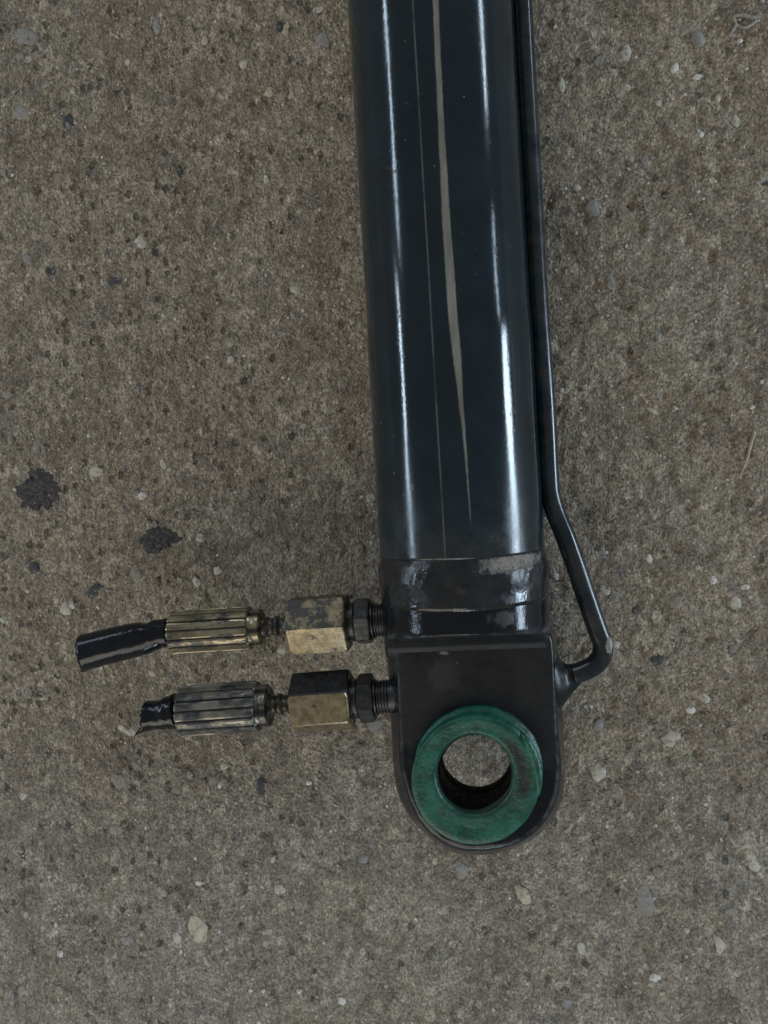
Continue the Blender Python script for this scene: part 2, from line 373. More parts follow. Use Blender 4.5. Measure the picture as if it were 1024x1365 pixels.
# ------------------------------------------------------------------ floor
def grid_axis(lo, hi, step, far):
    a = list(np.arange(lo, hi+.1, step)); k = step*3
    while a[-1] < far: a.append(a[-1]+k); k *= 1.6
    k = step*2
    while a[0] > -far: a.insert(0, a[0]-k); k *= 1.6
    return a
gx = grid_axis(-800, 600, 3.6, 12000); gy = grid_axis(-900, 860, 3.6, 12000)
def relief(x, y):
    if not (-900 < x < 700 and -1000 < y < 1000): return 0.0
    e = max(0, min(1, (700-x)/80, (x+900)/80, (1000-y)/60, (y+1000)/60))
    pit = max(0, nz(x, y, 21, 1/16)-.30)
    return e*(1.5*nz(x, y, 3, 1/30)+2.0*nz(x, y*.8, 9, 1/14)+.45*nz(x, y*.8, 15, 1/6.5)+1.4*nz(x, y, 5, 1/110)-8*pit) - .6
vv = []
for y in gy:
    for x in gx: vv.append((x*S, y*S, relief(x, y)*S))
nx_ = len(gx); ff = [(j*nx_+i, j*nx_+i+1, (j+1)*nx_+i+1, (j+1)*nx_+i) for j in range(len(gy)-1) for i in range(nx_-1)]
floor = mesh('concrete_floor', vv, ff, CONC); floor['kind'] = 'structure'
floor['label'] = 'worn grey brown concrete floor with exposed sand and pebbles'

def stone_mat(name, c1, c2): return m_simple(name, c1, c2, 6, .7, 0, .7, 1.6, patch=((.20, .178, .14), .50, .66, 9), world=True)
SM = {'pale': stone_mat('pale_stone', (.36, .34, .285), (.52, .49, .42)), 'cream': stone_mat('cream_stone', (.36, .32, .22), (.50, .46, .35)),
      'grey': stone_mat('grey_stone', (.19, .185, .172), (.29, .28, .255)), 'dark': stone_mat('dark_stone', (.020, .021, .025), (.06, .062, .068)),
      'brown': stone_mat('brown_stone', (.19, .155, .12), (.28, .235, .19)), 'white': stone_mat('white_stone', (.50, .49, .46), (.62, .61, .57)),
      'mud': stone_mat('dull_stone', (.18, .162, .133), (.30, .272, .225))}
def stone_mesh(seed, rings=5, seg=10):
    rnd = random.Random(seed); vs = []; fs = []
    off = rnd.random()*50
    def pt(a, b):
        d = Vector((math.cos(b)*math.cos(a), math.cos(b)*math.sin(a), math.sin(b)))
        k = 1+.42*noise.noise(d*1.2+Vector((off, 0, 0)))+.22*noise.noise(d*3+Vector((off, 7, 0)))
        return d*k
    vs.append(pt(0, PI/2))
    for i in range(1, rings):
        b = PI/2*(1-i/(rings-1))
        for j in range(seg): vs.append(pt(2*PI*j/seg, b))
    for j in range(seg): fs.append((0, 1+j, 1+(j+1) % seg))
    for i in range(rings-2):
        for j in range(seg):
            a = 1+i*seg+j; b_ = 1+i*seg+(j+1) % seg
            fs.append((a, a+seg, b_+seg, b_))
    return vs, fs
protos = {}
for k in SM:
    protos[k] = []
    for i in range(6):
        vs, fs = stone_mesh(hash((k, i)) % 1 + i*13+sum(map(ord, k)))
        o = mesh('pebble', vs, fs, SM[k]); protos[k].append(o.data); bpy.data.objects.remove(o)
def pebble(px, py, rx, ry, rot, kind, rise=.28):
    o = bpy.data.objects.new('pebble', random.choice(protos[kind])); COL.objects.link(o); o.parent = floor
    p = U(px, py, 0); s = F/HC; sc_ = 1/s
    o.location = (p.x*S, p.y*S, -1.0*S); o.rotation_euler = (0, 0, rot)
    o.scale = (rx*sc_*S, ry*sc_*S, max(1.6, min(rx, ry)*rise)*S)
    return o
# px, py, half sizes, rotation, kind: stones the photograph lets one pick out
for a in ((264, 1240, 15, 20, .3, 'cream', .2), (236, 1250, 7, 9, .2, 'pale'), (698, 1194, 9, 14, .6, 'cream'), (860, 1203, 10, 25, .1, 'grey', .12),
          (849, 338, 8, 5, 0, 'cream'), (189, 661, 7, 6, 0, 'white'), (187, 323, 9, 9, 0, 'pale'), (88, 812, 9, 10, .4, 'pale'), (797, 1030, 10, 12, .3, 'pale'),
          (979, 803, 10, 8, -.6, 'pale'), (901, 804, 10, 9, .2, 'mud'), (939, 931, 7, 7, 0, 'pale'), (920, 946, 6, 6, 0, 'white'), (873, 1304, 7, 6, 0, 'white'),
          (718, 1160, 7, 6, 0, 'pale'), (616, 1160, 9, 12, 0, 'grey'), (775, 1265, 6, 9, .1, 'pale'), (790, 278, 10, 10, 0, 'grey'), (880, 38, 5, 9, 0, 'pale'),
          (835, 70, 7, 11, 0, 'pale'), (748, 113, 5, 10, 0, 'pale'), (900, 90, 5, 7, -.5, 'white'), (836, 116, 6, 5, 0, 'pale'), (981, 161, 5, 8, 0, 'pale'),
          (930, 52, 9, 10, 0, 'grey'), (65, 360, 6, 9, 0, 'dark'), (151, 374, 11, 6, .2, 'dark'), (91, 161, 9, 10, 0, 'dark', .15), (239, 229, 5, 9, 0, 'dark'),
          (209, 36, 6, 11, 0, 'grey'), (35, 48, 18, 12, -.4, 'grey', .1), (30, 150, 14, 9, -.5, 'grey', .1), (372, 35, 6, 8, 0, 'dark', .15), (225, 240, 6, 5, 0, 'mud'),
          (425, 12, 8, 5, .2, 'pale'), (430, 55, 10, 10, 0, 'grey', .12), (77, 239, 9, 9, 0, 'brown', .12), (325, 85, 6, 7, 0, 'pale'), (355, 240, 4, 6, 0, 'pale'),
          (22, 1323, 5, 10, -.5, 'dark'), (165, 1212, 7, 6, 0, 'dark', .12), (80, 1272, 6, 5, .5, 'white'), (31, 1062, 6, 6, .5, 'white'), (157, 1043, 12, 10, 0, 'mud', .12),
          (373, 1186, 8, 7, 0, 'pale'), (293, 1048, 4, 5, 0, 'white'), (412, 1044, 5, 4, 0, 'white'), (264, 1177, 5, 4, 0, 'white'), (334, 1321, 3, 3, 0, 'white'),
          (351, 1322, 3, 3, 0, 'white'), (399, 1322, 4, 4, 0, 'white'), (155, 1106, 10, 8, 0, 'mud'), (849, 816, 8, 8, 0, 'dark', .12), (879, 879, 6, 7, .5, 'dark', .15),
          (900, 545, 4, 5, 0, 'white'), (749, 520, 4, 4, 0, 'white'), (780, 516, 4, 4, 0, 'pale'), (1003, 543, 3, 3, 0, 'white'), (868, 547, 9, 3, -.4, 'cream'),
          (852, 515, 6, 3, 0, 'brown'), (778, 577, 4, 4, 0, 'white'), (931, 757, 5, 5, 0, 'pale'), (951, 773, 5, 5, 0, 'white'), (994, 783, 6, 4, 0, 'white'),
          (802, 763, 6, 5, 0, 'brown'), (866, 744, 5, 5, 0, 'white'), (740, 768, 5, 5, 0, 'white'), (268, 576, 3, 9, 0, 'pale'), (217, 620, 5, 8, .2, 'pale'),
          (118, 581, 3, 4, 0, 'white'), (290, 761, 6, 6, 0, 'pale'), (262, 776, 5, 8, .5, 'pale'), (183, 765, 11, 9, -.4, 'mud'), (128, 785, 16, 11, .2, 'dark', .08),
          (45, 757, 8, 8, 0, 'dark', .1), (1020, 245, 8, 5, 0, 'dark'), (48, 597, 6, 9, 0, 'mud'), (126, 629, 12, 7, .2, 'pale', .1), (348, 1049, 10, 12, .4, 'dark', .08),
          (300, 1020, 5, 5, 0, 'mud'), (545, 1210, 6, 5, 0, 'mud'), (95, 808, 5, 4, 0, 'white'), (203, 898, 6, 4, -.5, 'cream', .2), (181, 1020, 7, 5, 0, 'mud'),
          (500, 968, 12, 9, .2, 'grey', .12), (168, 972, 15, 8, -.3, 'pale', .06), (379, 865, 10, 7, .4, 'pale', .1), (470, 955, 8, 5, 0, 'grey', .12),
          (975, 1215, 8, 5, 0, 'grey', .2), (1005, 1150, 10, 14, .3, 'pale', .08), (960, 1260, 8, 12, .2, 'pale', .08), (895, 985, 12, 9, .5, 'pale', .08), (770, 250, 5, 5, 0, 'pale'),
          (935, 178, 4, 4, 0, 'white'), (957, 131, 4, 5, 0, 'pale'), (914, 127, 4, 4, 0, 'white'), (987, 54, 4, 3, 0, 'white'), (930, 102, 6, 4, 0, 'white')):
    pebble(*a)
def on_obj(px, py):
    return (455+py*.066 < px < 745+py*.03 and py < 1145) or (95 < px < 520 and 790 < py < 1000)
n = 0
while n < 110:
    px, py = random.uniform(-60, 1090), random.uniform(-60, 1430)
    if on_obj(px, py): continue
    r = random.uniform(3.0, 6.5); k = random.choices(['pale', 'grey', 'brown', 'mud', 'dark', 'white', 'cream'], [14, 20, 14, 50, 3, 2, 3])[0]
    pebble(px, py, r*random.uniform(.8, 1.5), r, random.uniform(0, PI), k, random.uniform(.08, .25)); n += 1
# sand grit: too small to pick apart
def grit(name, count, kinds, r0, r1, seed):
    rg = np.random.RandomState(seed)
    base = np.array([(1, 0, 0), (.3, .95, 0), (-.8, .6, 0), (-.8, -.6, 0), (.3, -.95, 0), (0.1, 0.05, .8)])
    tri = np.array([(0, 1, 5), (1, 2, 5), (2, 3, 5), (3, 4, 5), (4, 0, 5)])
    xy = np.column_stack([rg.uniform(-860, 640, count), rg.uniform(-1000, 880, count)])
    r = r0+(r1-r0)*rg.rand(count)**2.5; a = rg.uniform(0, 2*PI, count); st = rg.uniform(.6, 1.6, count)
    V = np.zeros((count, 6, 3))
    for i in range(6):
        jx = base[i, 0]*r*st*(1+rg.uniform(-.3, .3, count)); jy = base[i, 1]*r*(1+rg.uniform(-.3, .3, count))
        V[:, i, 0] = xy[:, 0]+jx*np.cos(a)-jy*np.sin(a); V[:, i, 1] = xy[:, 1]+jx*np.sin(a)+jy*np.cos(a)
        V[:, i, 2] = -.6+base[i, 2]*r*rg.uniform(.8, 1.5, count)+.2
    Fa = (tri[None]+(np.arange(count)*6)[:, None, None]).reshape(-1, 3)
    me = bpy.data.meshes.new(name); me.from_pydata((V.reshape(-1, 3)*S).tolist(), [], Fa.tolist()); me.update()
    for k in kinds: me.materials.append(SM[k])
    me.polygons.foreach_set('material_index', np.repeat(rg.randint(0, len(kinds), count), 5).astype(np.int32).tolist())
    me.polygons.foreach_set('use_smooth', [True]*len(me.polygons))
    o = link(name, me, None, floor); o['kind'] = 'stuff'; return o
grit('sand_grit', 14000, ['mud', 'mud', 'brown', 'mud', 'mud', 'mud', 'mud', 'brown'], .9, 3.0, 3)
grit('quartz_grit', 2400, ['white', 'pale', 'white', 'cream'], .9, 2.9, 5)

# ------------------------------------------------------------------ things lying on the floor
def thing(o, label, cat, group=None):
    o['label'] = label; o['category'] = cat
    if group: o['group'] = group
    return o
TAR = NT('wet_oil_sludge')
_n = TAR.noise(6, 6, .75)
TAR = TAR.out(TAR.mix(TAR.step(_n, .40, .72), (.009, .007, .005), (.080, .061, .044)), TAR.fmix(TAR.step(_n, .4, .6), .6, .22), nrm=TAR.bump(_n, 2.6, .9))
def oil(name, poly, seed):
    cx = sum(p[0] for p in poly)/len(poly); cy = sum(p[1] for p in poly)/len(poly); N = 120; R = []
    for i in range(N):
        a = 2*PI*i/N; best = 0
        for k in range(len(poly)):
            x1, y1 = poly[k][0]-cx, poly[k][1]-cy; x2, y2 = poly[(k+1) % len(poly)][0]-cx, poly[(k+1) % len(poly)][1]-cy
            dx, dy = math.cos(a), math.sin(a); den = dx*(y2-y1)-dy*(x2-x1)
            if abs(den) < 1e-9: continue
            tt = (x1*(y2-y1)-y1*(x2-x1))/den; uu = (x1*dy-y1*dx)/den
            if tt > 0 and -1e-6 <= uu <= 1+1e-6: best = max(best, tt)
        R.append(best*(1+.26*nz(math.cos(a)*4, math.sin(a)*4, seed)+.13*nz(math.cos(a)*17, math.sin(a)*17, seed)))
    vs = [tuple(P(cx, cy, 1.6))]; K = 18; fs = []
    for k in range(1, K+1):
        for i in range(N):
            f = k/K; x = cx+R[i]*f*math.cos(2*PI*i/N); y = cy+R[i]*f*math.sin(2*PI*i/N)
            q = U(x, y, 0); h = relief(q.x, q.y)+((1.1+.8*nz(x, y, seed, 1/5))*(1-max(0, f-.7)*3.3)+(-.1+1.5*nz(x, y, seed+4, 1/5))*max(0, f-.7)*3.3 if k < K else -2.0)
            vs.append((q.x*S, q.y*S, h*S))
    for i in range(N): fs.append((0, 1+i, 1+(i+1) % N))
    for k in range(K-1):
        for i in range(N):
            a = 1+k*N+i; b = 1+k*N+(i+1) % N; fs.append((a, a+N, b+N, b))
    return mesh(name, vs, fs, TAR)
thing(oil('oil_spot', [(18, 655), (36, 630), (50, 620), (70, 632), (84, 654), (72, 672), (58, 682), (30, 680)], 1), 'round black oily sludge spot on concrete near the left edge', 'oil spot', 'oil spots on the concrete')
thing(oil('oil_spot', [(184, 718), (200, 702), (218, 700), (236, 710), (248, 717), (228, 728), (204, 742), (190, 734)], 2), 'pointed dark brown oily spot on concrete above the hose ends', 'oil spot', 'oil spots on the concrete')

def sweep(pts, radii, seg=24, flat=1.0, up=Vector((0, 0, 1)), jitter=None):
    rings = []; n = len(pts)
    for i, p in enumerate(pts):
        t = (pts[min(i+1, n-1)]-pts[max(i-1, 0)]).normalized(); s = t.cross(up).normalized(); u = s.cross(t).normalized()
        ring = []
        for j in range(seg):
            a = 2*PI*j/seg; r = radii[i]
            if jitter: r *= jitter(i, a)
            ring.append(p+s*(r*math.cos(a))+u*(r*flat*math.sin(a)))
        rings.append(ring)
    return rings
def spline(pts, n):
    out = []
    for i in range(len(pts)-1):
        p0 = pts[max(i-1, 0)]; p1 = pts[i]; p2 = pts[i+1]; p3 = pts[min(i+2, len(pts)-1)]
        for k in range(n):
            t = k/n
            out.append(0.5*((2*p1)+(p2-p0)*t+(2*p0-5*p1+4*p2-p3)*t*t+(3*p1-p0-3*p2+p3)*t**3))
    out.append(pts[-1]); return out
STRAW = m_simple('dry_straw', (.27, .22, .16), (.40, .335, .25), 9, .7)
pts = spline([U(1006, 575, 3), U(1001, 592, 5), U(997, 608, 4), U(992, 622, 4), U(985, 637, 2)], 5)
v, f = loft([[q*S for q in r] for r in sweep(pts, [2.6-1.1*i/len(pts) for i in range(len(pts))], 8, .6)], cap0=True, cap1=True)
thing(mesh('dry_stem', v, f, STRAW), 'short bent dry brown stem lying on concrete by the right edge', 'straw')
FIB = m_simple('pale_fibre', (.22, .20, .165), (.33, .30, .25), 9, .8)
pts = spline([U(970, 48, 2), U(976, 42, 4), U(981, 32, 4), U(978, 22, 4), U(990, 20, 4), U(1003, 23, 4), U(1011, 22, 3)], 5)
v, f = loft([[q*S for q in r] for r in sweep(pts, [2.4+1.5*nz(i*.7, 0, 4) for i in range(len(pts))], 8, .5)], cap0=True, cap1=True)
fb = mesh('fibre_scrap', v, f, FIB)
pts = spline([U(981, 32, 2), U(990, 37, 4), U(1000, 34, 4), U(1009, 27, 3)], 5)
v, f = loft([[q*S for q in r] for r in sweep(pts, [2.0]*len(pts), 8, .5)], cap0=True, cap1=True)
mesh('fibre_strand', v, f, FIB, fb)
thing(fb, 'pale tangled fibre scrap on concrete in the upper right corner', 'scrap')

# ------------------------------------------------------------------ the hydraulic cylinder
root = bpy.data.objects.new('hydraulic_cylinder', None); COL.objects.link(root)
thing(root, 'dark grey painted hydraulic cylinder with green ringed mounting eye lying on concrete', 'hydraulic cylinder')

# tube
R0 = 107.5
PA = U(572.5, 0, 122); PB = U(615.5, 736, 110)
ax = PB-PA; L = ax.length; T = ax.normalized(); SX = T.cross(Vector((0, 0, 1))).normalized()
if SX.x < 0: SX = -SX
UZ = SX.cross(T).normalized(); UZ = UZ if UZ.z > 0 else -UZ
def tube_rings(t0, t1, n, seg, rad):
    rings = []; uvs = []
    for i in range(n+1):
        t = t0+(t1-t0)*i/n; c = PA+ax*t; ring = []
        for j in range(seg):
            a = -PI+2*PI*j/seg; r = rad(t, a)
            ring.append((c+SX*(r*math.sin(a))+UZ*(r*math.cos(a)))*S)
            uvs.append((a*R0+100, max(0, min(1, t*1.0))))
        rings.append(ring)
    return rings, uvs
def trad(t, a):
    y = t*736
    return R0-.5+1.1*(1/(1+math.exp(-(y-435)/9)))+.35*nz(y/90, a*2, 1)
rg, uvs = tube_rings(-2.2, -.05, 24, 128, trad); rg2, uv2 = tube_rings(0, 1.0, 220, 128, trad)
v, f = loft(rg+rg2, cap0=True, cap1=True)
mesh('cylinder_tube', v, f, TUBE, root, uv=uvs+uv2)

# weld bead between tube and collar
def cyl_ring(py, r, seg=160, wob=None):
    c = U(615.5+(py-736)*.055, py, 110); ring = []
    for j in range(seg):
        a = -PI+2*PI*j/seg; rr = r+(wob(py, a) if wob else 0)
        ring.append((c+SX*(rr*math.sin(a))+UZ*(rr*math.cos(a)))*S)
    return ring
def wob(py, a): return 1.1*nz(py/9, a*5, 3)+.5*nz(py/4, a*12, 5)+.5*math.sin(a*46+py*.25)*max(0, 1-abs(py-758)/22)
prof = [(728, 100), (733, 107.0), (738, 108.2), (743, 109.4), (749, 110.8), (755, 112.0), (761, 112.4), (767, 112.0), (773, 111.2), (779, 110.5), (785, 110.3), (792, 110.25), (797, 110.15), (799, 104)]
v, f = loft([cyl_ring(y, r+1.6*math.sin(0), 200, wob if 732 < y < 780 else None) for y, r in prof])
mesh('weld_bead', v, f, WELD, root)

# end lug: collar ...
NP = 192
def collar_ring(py, r, zl, bias=0.0):
    c = U(615.5+(py-736)*.055, py, 110); ring = []
    for j in range(NP):
        a = -PI+2*PI*j/NP; x = r*math.sin(a); z = r*math.cos(a)
        z = max(-zl, min(zl, z)) if zl < 900 else z
        p = c+SX*x+Vector((0, 0, z))
        # the shoulder is cut back where it stands higher
        ring.append((p+T*(-bias*max(0, abs(z)-38)/70))*S)
    return ring
rings = [collar_ring(784, 109.0, 999), collar_ring(788, 109.8, 999), collar_ring(795, 109.9, 999), collar_ring(810, 110, 999), collar_ring(825, 110.2, 999, 0), collar_ring(831, 110.3, 999, 4),
         collar_ring(836, 109.8, 105, 8), collar_ring(839, 109.4, 97, 10), collar_ring(841.5, 109.2, 86, 12), collar_ring(844, 109, 72, 12), collar_ring(846.5, 109, 58, 8), collar_ring(849, 109, 47, 4),
         collar_ring(852, 109, 41.5, 2), collar_ring(856, 109, 38.6, 0), collar_ring(866, 108.6, 36.8, 0)]
vc, fc = loft(rings, cap0=True, cap1=True)
gloss_c = [1.0]*(NP*7)+[.6]*(NP*3)+[.2]*(NP*5)
# ... and flattened eye
HX, HY = 636.0, 1033.0
top_poly = [(527, 852), (735, 842), (738, 870), (739, 900), (741, 945), (744, 988), (747, 1026), (743, 1058), (733, 1084), (717, 1105), (703, 1116), (687, 1125), (664, 1131), (641, 1133), (622, 1133), (606, 1130), (589, 1122), (573, 1109), (558, 1091), (547, 1068), (538, 1040), (534, 1017), (532, 959), (530, 900)]
mid_poly = [(513, 850), (739, 840), (745, 872), (749, 900), (750, 945), (752, 988), (754, 1026), (750, 1066), (739, 1089), (723, 1109), (705, 1122), (684, 1132), (662, 1138), (641, 1140), (622, 1140), (603, 1136), (584, 1126), (566, 1111), (548, 1092), (532, 1064), (526, 1038), (524, 1017), (521, 959), (518, 900)]
def polar(poly, N, cx=HX, cy=HY):
    out = []
    for i in range(N):
        a = 2*PI*i/N; dx, dy = math.cos(a), math.sin(a); best = 1
        for k in range(len(poly)):
            x1, y1 = poly[k][0]-cx, poly[k][1]-cy; x2, y2 = poly[(k+1) % len(poly)][0]-cx, poly[(k+1) % len(poly)][1]-cy
            den = dx*(y2-y1)-dy*(x2-x1)
            if abs(den) < 1e-9: continue
            tt = (x1*(y2-y1)-y1*(x2-x1))/den; uu = (x1*dy-y1*dx)/den
            if tt > 0 and -1e-6 <= uu <= 1+1e-6: best = max(best, tt)
        out.append(best)
    return out
def smooth(l, k=2):
    n = len(l)
    for _ in range(k): l = [(l[i-1]+2*l[i]+l[(i+1) % n])/4 for i in range(n)]
    return l
NL = 288
tp = smooth(polar(top_poly, NL), 3); md = smooth(polar(mid_poly, NL), 3)
def lring(rs, z, inset=0.0, wobble=0.0):
    return [P(HX+(r-inset)*math.cos(2*PI*i/NL), HY+(r-inset)*math.sin(2*PI*i/NL), z+wobble*nz(i/9, z, 2)) for i, r in enumerate(rs)]
def circ(cx, cy, r, z): return [P(cx+r*math.cos(2*PI*i/NL), cy+r*math.sin(2*PI*i/NL), z) for i in range(NL)]
lr = [circ(637, 1027, 70, 112), circ(637, 1027, 70, 148), circ(637, 1028, 88, 148), lring(tp, 148, 6), lring(tp, 147.8, 3.6, .4), lring(tp, 146.4, 1.0, .5), lring(tp, 144.2, -.8, .5), lring(tp, 141, -1.8, .5)]
for k in range(1, 5):
    q = k/5; lr.append(lring([a*(1-q)+b*q for a, b in zip(tp, md)], 141-31*q, -1.8*(1-q)))
lr += [lring(md, 108), lring(md, 90, 2), lring(md, 78, 8), lring(md, 73, 13), circ(636, 1027, 60, 73), circ(636, 1027, 60, 100)]
vl, fl = loft(lr)
gl = [0.0]*(NL*4)+[.5]*NL+[1.0]*(len(vl)-5*NL)
o = mesh('end_lug', vc+vl, fc+[tuple(i+len(vc) for i in q) for q in fl], LUG, root)
at = o.data.attributes.new('gloss', 'FLOAT', 'POINT'); at.data.foreach_set('value', gloss_c+gl)
ed = [0.0]*(NP*5)+[.3]*NP+[1.0]*(NP*2)+[0.0]*(len(vc)-NP*8)+[0.0]*(NL*4)+[1.0]*NL+[.8]*NL+[0.0]*(len(vl)-6*NL)  # bevels and shoulder ridge that carry the painted glint
at = o.data.attributes.new('edge', 'FLOAT', 'POINT'); at.data.foreach_set('value', ed)
lug = o
# bore sleeve
b0 = U(636, 1029, 148); 
def axring(r, z, c=b0, seg=96, ecc=None): return [Vector((c.x+r*math.cos(2*PI*i/seg), c.y+r*math.sin(2*PI*i/seg), z))*S for i in range(seg)]
c1 = U(632.5, 1031, 170); c2 = Vector((c1.x*.5+b0.x*.5+1, c1.y-2, 0))
v, f = loft([axring(60.5, 149), axring(48, 149), axring(47, 146), axring(47, 112), axring(47.6, 110), axring(47.6, 92), axring(47, 90), axring(47, 74), axring(49, 71.5), axring(60, 71.5)])
mesh('bore_sleeve', v, f, BORE, lug)
# green ring: base ring larger, leaning towards the lower left
NR = 160
def gring(cx, cy, r, z, wb=.6, s=0, ry=None):
    ry = ry or r
    return [P(cx+(r+wb*nz(3*math.cos(2*PI*i/NR), 3*math.sin(2*PI*i/NR), s))*math.cos(2*PI*i/NR), cy+(ry+wb*nz(3*math.cos(2*PI*i/NR), 3*math.sin(2*PI*i/NR), s))*math.sin(2*PI*i/NR), z+.5*nz(4*math.cos(2*PI*i/NR), 4*math.sin(2*PI*i/NR), s+9)) for i in range(NR)]
gr = [gring(638, 1024, 84, 147), gring(638, 1025, 86, 150, 1.2, 1), gring(637.5, 1027, 86.5, 155, 1.6, 2), gring(637.3, 1027.5, 85.6, 157.5, 1.6, 2), gring(636.6, 1029.5, 83.4, 158.6, 1.6, 2), gring(636, 1032, 83.2, 160, 1.6, 2), gring(635, 1038, 85.4, 165, 1.6, 3, 86.5), gring(634, 1040.5, 85.6, 169, 1.4, 3), gring(633.5, 1041, 83.5, 170.5, 1.2, 3),
      gring(633.5, 1040, 78, 170.6, 1.5, 4), gring(633, 1038, 71, 169.6, 1.5, 5), gring(633, 1036, 65, 169.3, 1.5, 6), gring(632.5, 1034, 59, 169.6, 1, 7), gring(632.5, 1032, 54, 169.4, .8, 8, 56), gring(632.5, 1031.5, 51, 167, .6, 8, 53.5), gring(632.6, 1031, 49.6, 162, .5, 8, 52), gring(633, 1029, 49.5, 152, .5, 8, 51.5), gring(634, 1026, 50, 140, .5, 8), gring(634, 1026, 60, 139)]
v, f = loft(gr)
mesh('seal_ring', v, f, RING, lug)
# torn lip folded over on the right of the ring
LIP = m_simple('light_green_rubber', (.006, .075, .056), (.014, .115, .092), 9, .32, 0, .5, 1.2)
ra, rb, rc = [], [], []
lv = []; lf = []; n = 22
for i in range(n+1):
    a = math.radians(-46+62*i/n); wd = 7*math.sin(PI*i/n)**.7*(1+.3*nz(i*.5, 0, 3))+1
    for k, (q, z) in enumerate(((88.5, 160), (90, 168), (88.5, 173.5), (84-wd*.3, 174.5), (84-wd, 172.2), (83-wd, 168))):
        z = 166.5+(z-166.5)*min(1, 1.6*math.sin(PI*i/n)**.6)-1.5*(1-min(1, 4*math.sin(PI*i/n))); q = 86.5+(q-86.5)*(.55+.45*math.sin(PI*i/n)); lv.append(P(634+q*math.cos(a), 1038+q*math.sin(a)*1.0, z+.8*nz(i*.6, k, 5)))
for i in range(n):
    for k in range(5): lf.append((i*6+k, (i+1)*6+k, (i+1)*6+k+1, i*6+k+1))
mesh('torn_lip', lv, lf, RING, lug)

# hard line (pipe) along the right side
pp = [U(613, -1650, 118+28), U(653,-840,132), U(695, -20, 118), U(706.5, 190, 116), U(717.5, 400, 114), U(727, 540, 114), U(732, 640, 112), U(734.5, 662, 112), U(741, 684, 112), U(754, 716, 112), U(768, 755, 112), U(783, 800, 112), U(797, 840, 112), U(803.5, 858, 112), U(802, 874, 112), U(792, 887, 112), U(776, 895, 112), U(764, 899, 112), U(752, 903, 112), U(735, 907, 112)]
rr_ = [13]*15+[13]*2+[13.5, 20, 40]
def dens(pts, vals, n):
    sp = spline(pts, n); vs = []
    for i in range(len(pts)-1):
        for k in range(n): vs.append(vals[i]+(vals[i+1]-vals[i])*k/n)
    vs.append(vals[-1]); return sp, vs
sp, rs = dens(pp[:-2], rr_[:-2], 6)
rings = sweep(sp, [r*S/S for r in rs], 40)
v, f = loft([[q*S for q in r] for r in rings], cap0=True, cap1=True)
pipe = mesh('transfer_pipe', v, f, PIPE, root)
bp = [U(776, 895.2, 112), U(770, 897.5, 112), U(764, 900, 112), U(759, 902, 111), U(753, 903.5, 110), U(746, 904.5, 110), U(736, 905, 110), U(722, 905, 110)]
rings = sweep(bp, [12.8, 13.5, 15.4, 19, 25.5, 35, 46, 50], 48, .76, jitter=lambda i, a: 1+.05*nz(i*.8, a*3, 2))
v, f = loft([[q*S for q in r] for r in rings], cap0=True, cap1=True)
o = mesh('pipe_weld', v, f, LUG, pipe)
at = o.data.attributes.new('gloss', 'FLOAT', 'POINT'); at.data.foreach_set('value', [.5]*len(v))
# chipped bare patch on the outer bend
v, f = loft([[q*S for q in r] for r in sweep([U(807+dx, y, 118) for dx, y in ((0, 846), (1.5, 852), (2, 860), (1.5, 868), (-1, 876))], [3.5, 7.2, 8.2, 7.2, 3.5], 16, .9, jitter=lambda i, a: 1+.25*nz(i*.9, a*2, 6))], cap0=True, cap1=True)
mesh('bare_spot', v, f, m_simple('bare_scuffed_metal', (.15, .14, .13), (.30, .285, .26), 5, .5, .2, .6, 1.5), pipe)

# ------------------------------------------------------------------ fittings
def lathe(p0, p1, prof, seg=48, rfun=None, mat=None, name='part', parent=None, cap=True, mi=None, smooth=True, shp=None):
    """prof: (distance from p0 toward p1 in pixels, radius)"""
    d = (p1-p0).normalized(); up = Vector((0, 0, 1)); s = d.cross(up).normalized(); u = s.cross(d).normalized(); rings = []
    for (x, r) in prof:
        ring = []
        for j in range(seg):
            a = 2*PI*j/seg; rr = r*(rfun(a, x) if rfun else 1)
            ring.append((p0+d*x+u*(rr*math.cos(a))+s*(rr*math.sin(a)))*S)
        rings.append(ring)
    v, f = loft(rings, cap0=cap, cap1=cap)
    m = None
    if mi: m = [mi(2*PI*((k % seg)+.5)/seg) if k < seg*(len(prof)-1) else 0 for k in range(len(f))]
    o = mesh(name, v, f, mat, parent, smooth=smooth, mi=m)
    if rfun:
        at = o.data.attributes.new('groove_dark', 'FLOAT', 'POINT'); at.data.foreach_set('value', [max(0.0, 1-rfun(2*PI*j/seg, x)) for (x, r) in prof for j in range(seg)])
    if shp: sharp(o, shp)
    return o
def hexf(rot, soft=0.0):
    def g(a, x):
        b = ((a-rot) % (PI/3))-PI/6
        return math.cos(PI/6)/math.cos(b)      # 1 at corners
    return g
def hexnut(p0, p1, x0, x1, rc, rot, mat, name, parent, mi=None, seg=96):
    w_ = x1-x0
    def g(a, x):
        h = hexf(rot)(a, x)
        e = min(x-x0, x1-x); k = 1.0
        if e < 5: h = min(h, .93+.07*(1-(1-e/5)**2))
        return h
    prof = [(x0, rc*.6), (x0, rc*.965), (x0+.7, rc*.985), (x0+2, rc), (x0+5, rc), (x0+w_*.5, rc), (x1-5, rc), (x1-2, rc), (x1-.7, rc*.985), (x1, rc*.965), (x1, rc*.6)]
    if w_ < 14: prof = [(x0, rc*.6), (x0, rc*.94), (x0+1.5, rc), (x1-1.5, rc), (x1, rc*.94), (x1, rc*.6)]
    return lathe(p0, p1, prof, seg, g, mat, name, parent, mi=mi, shp=24)

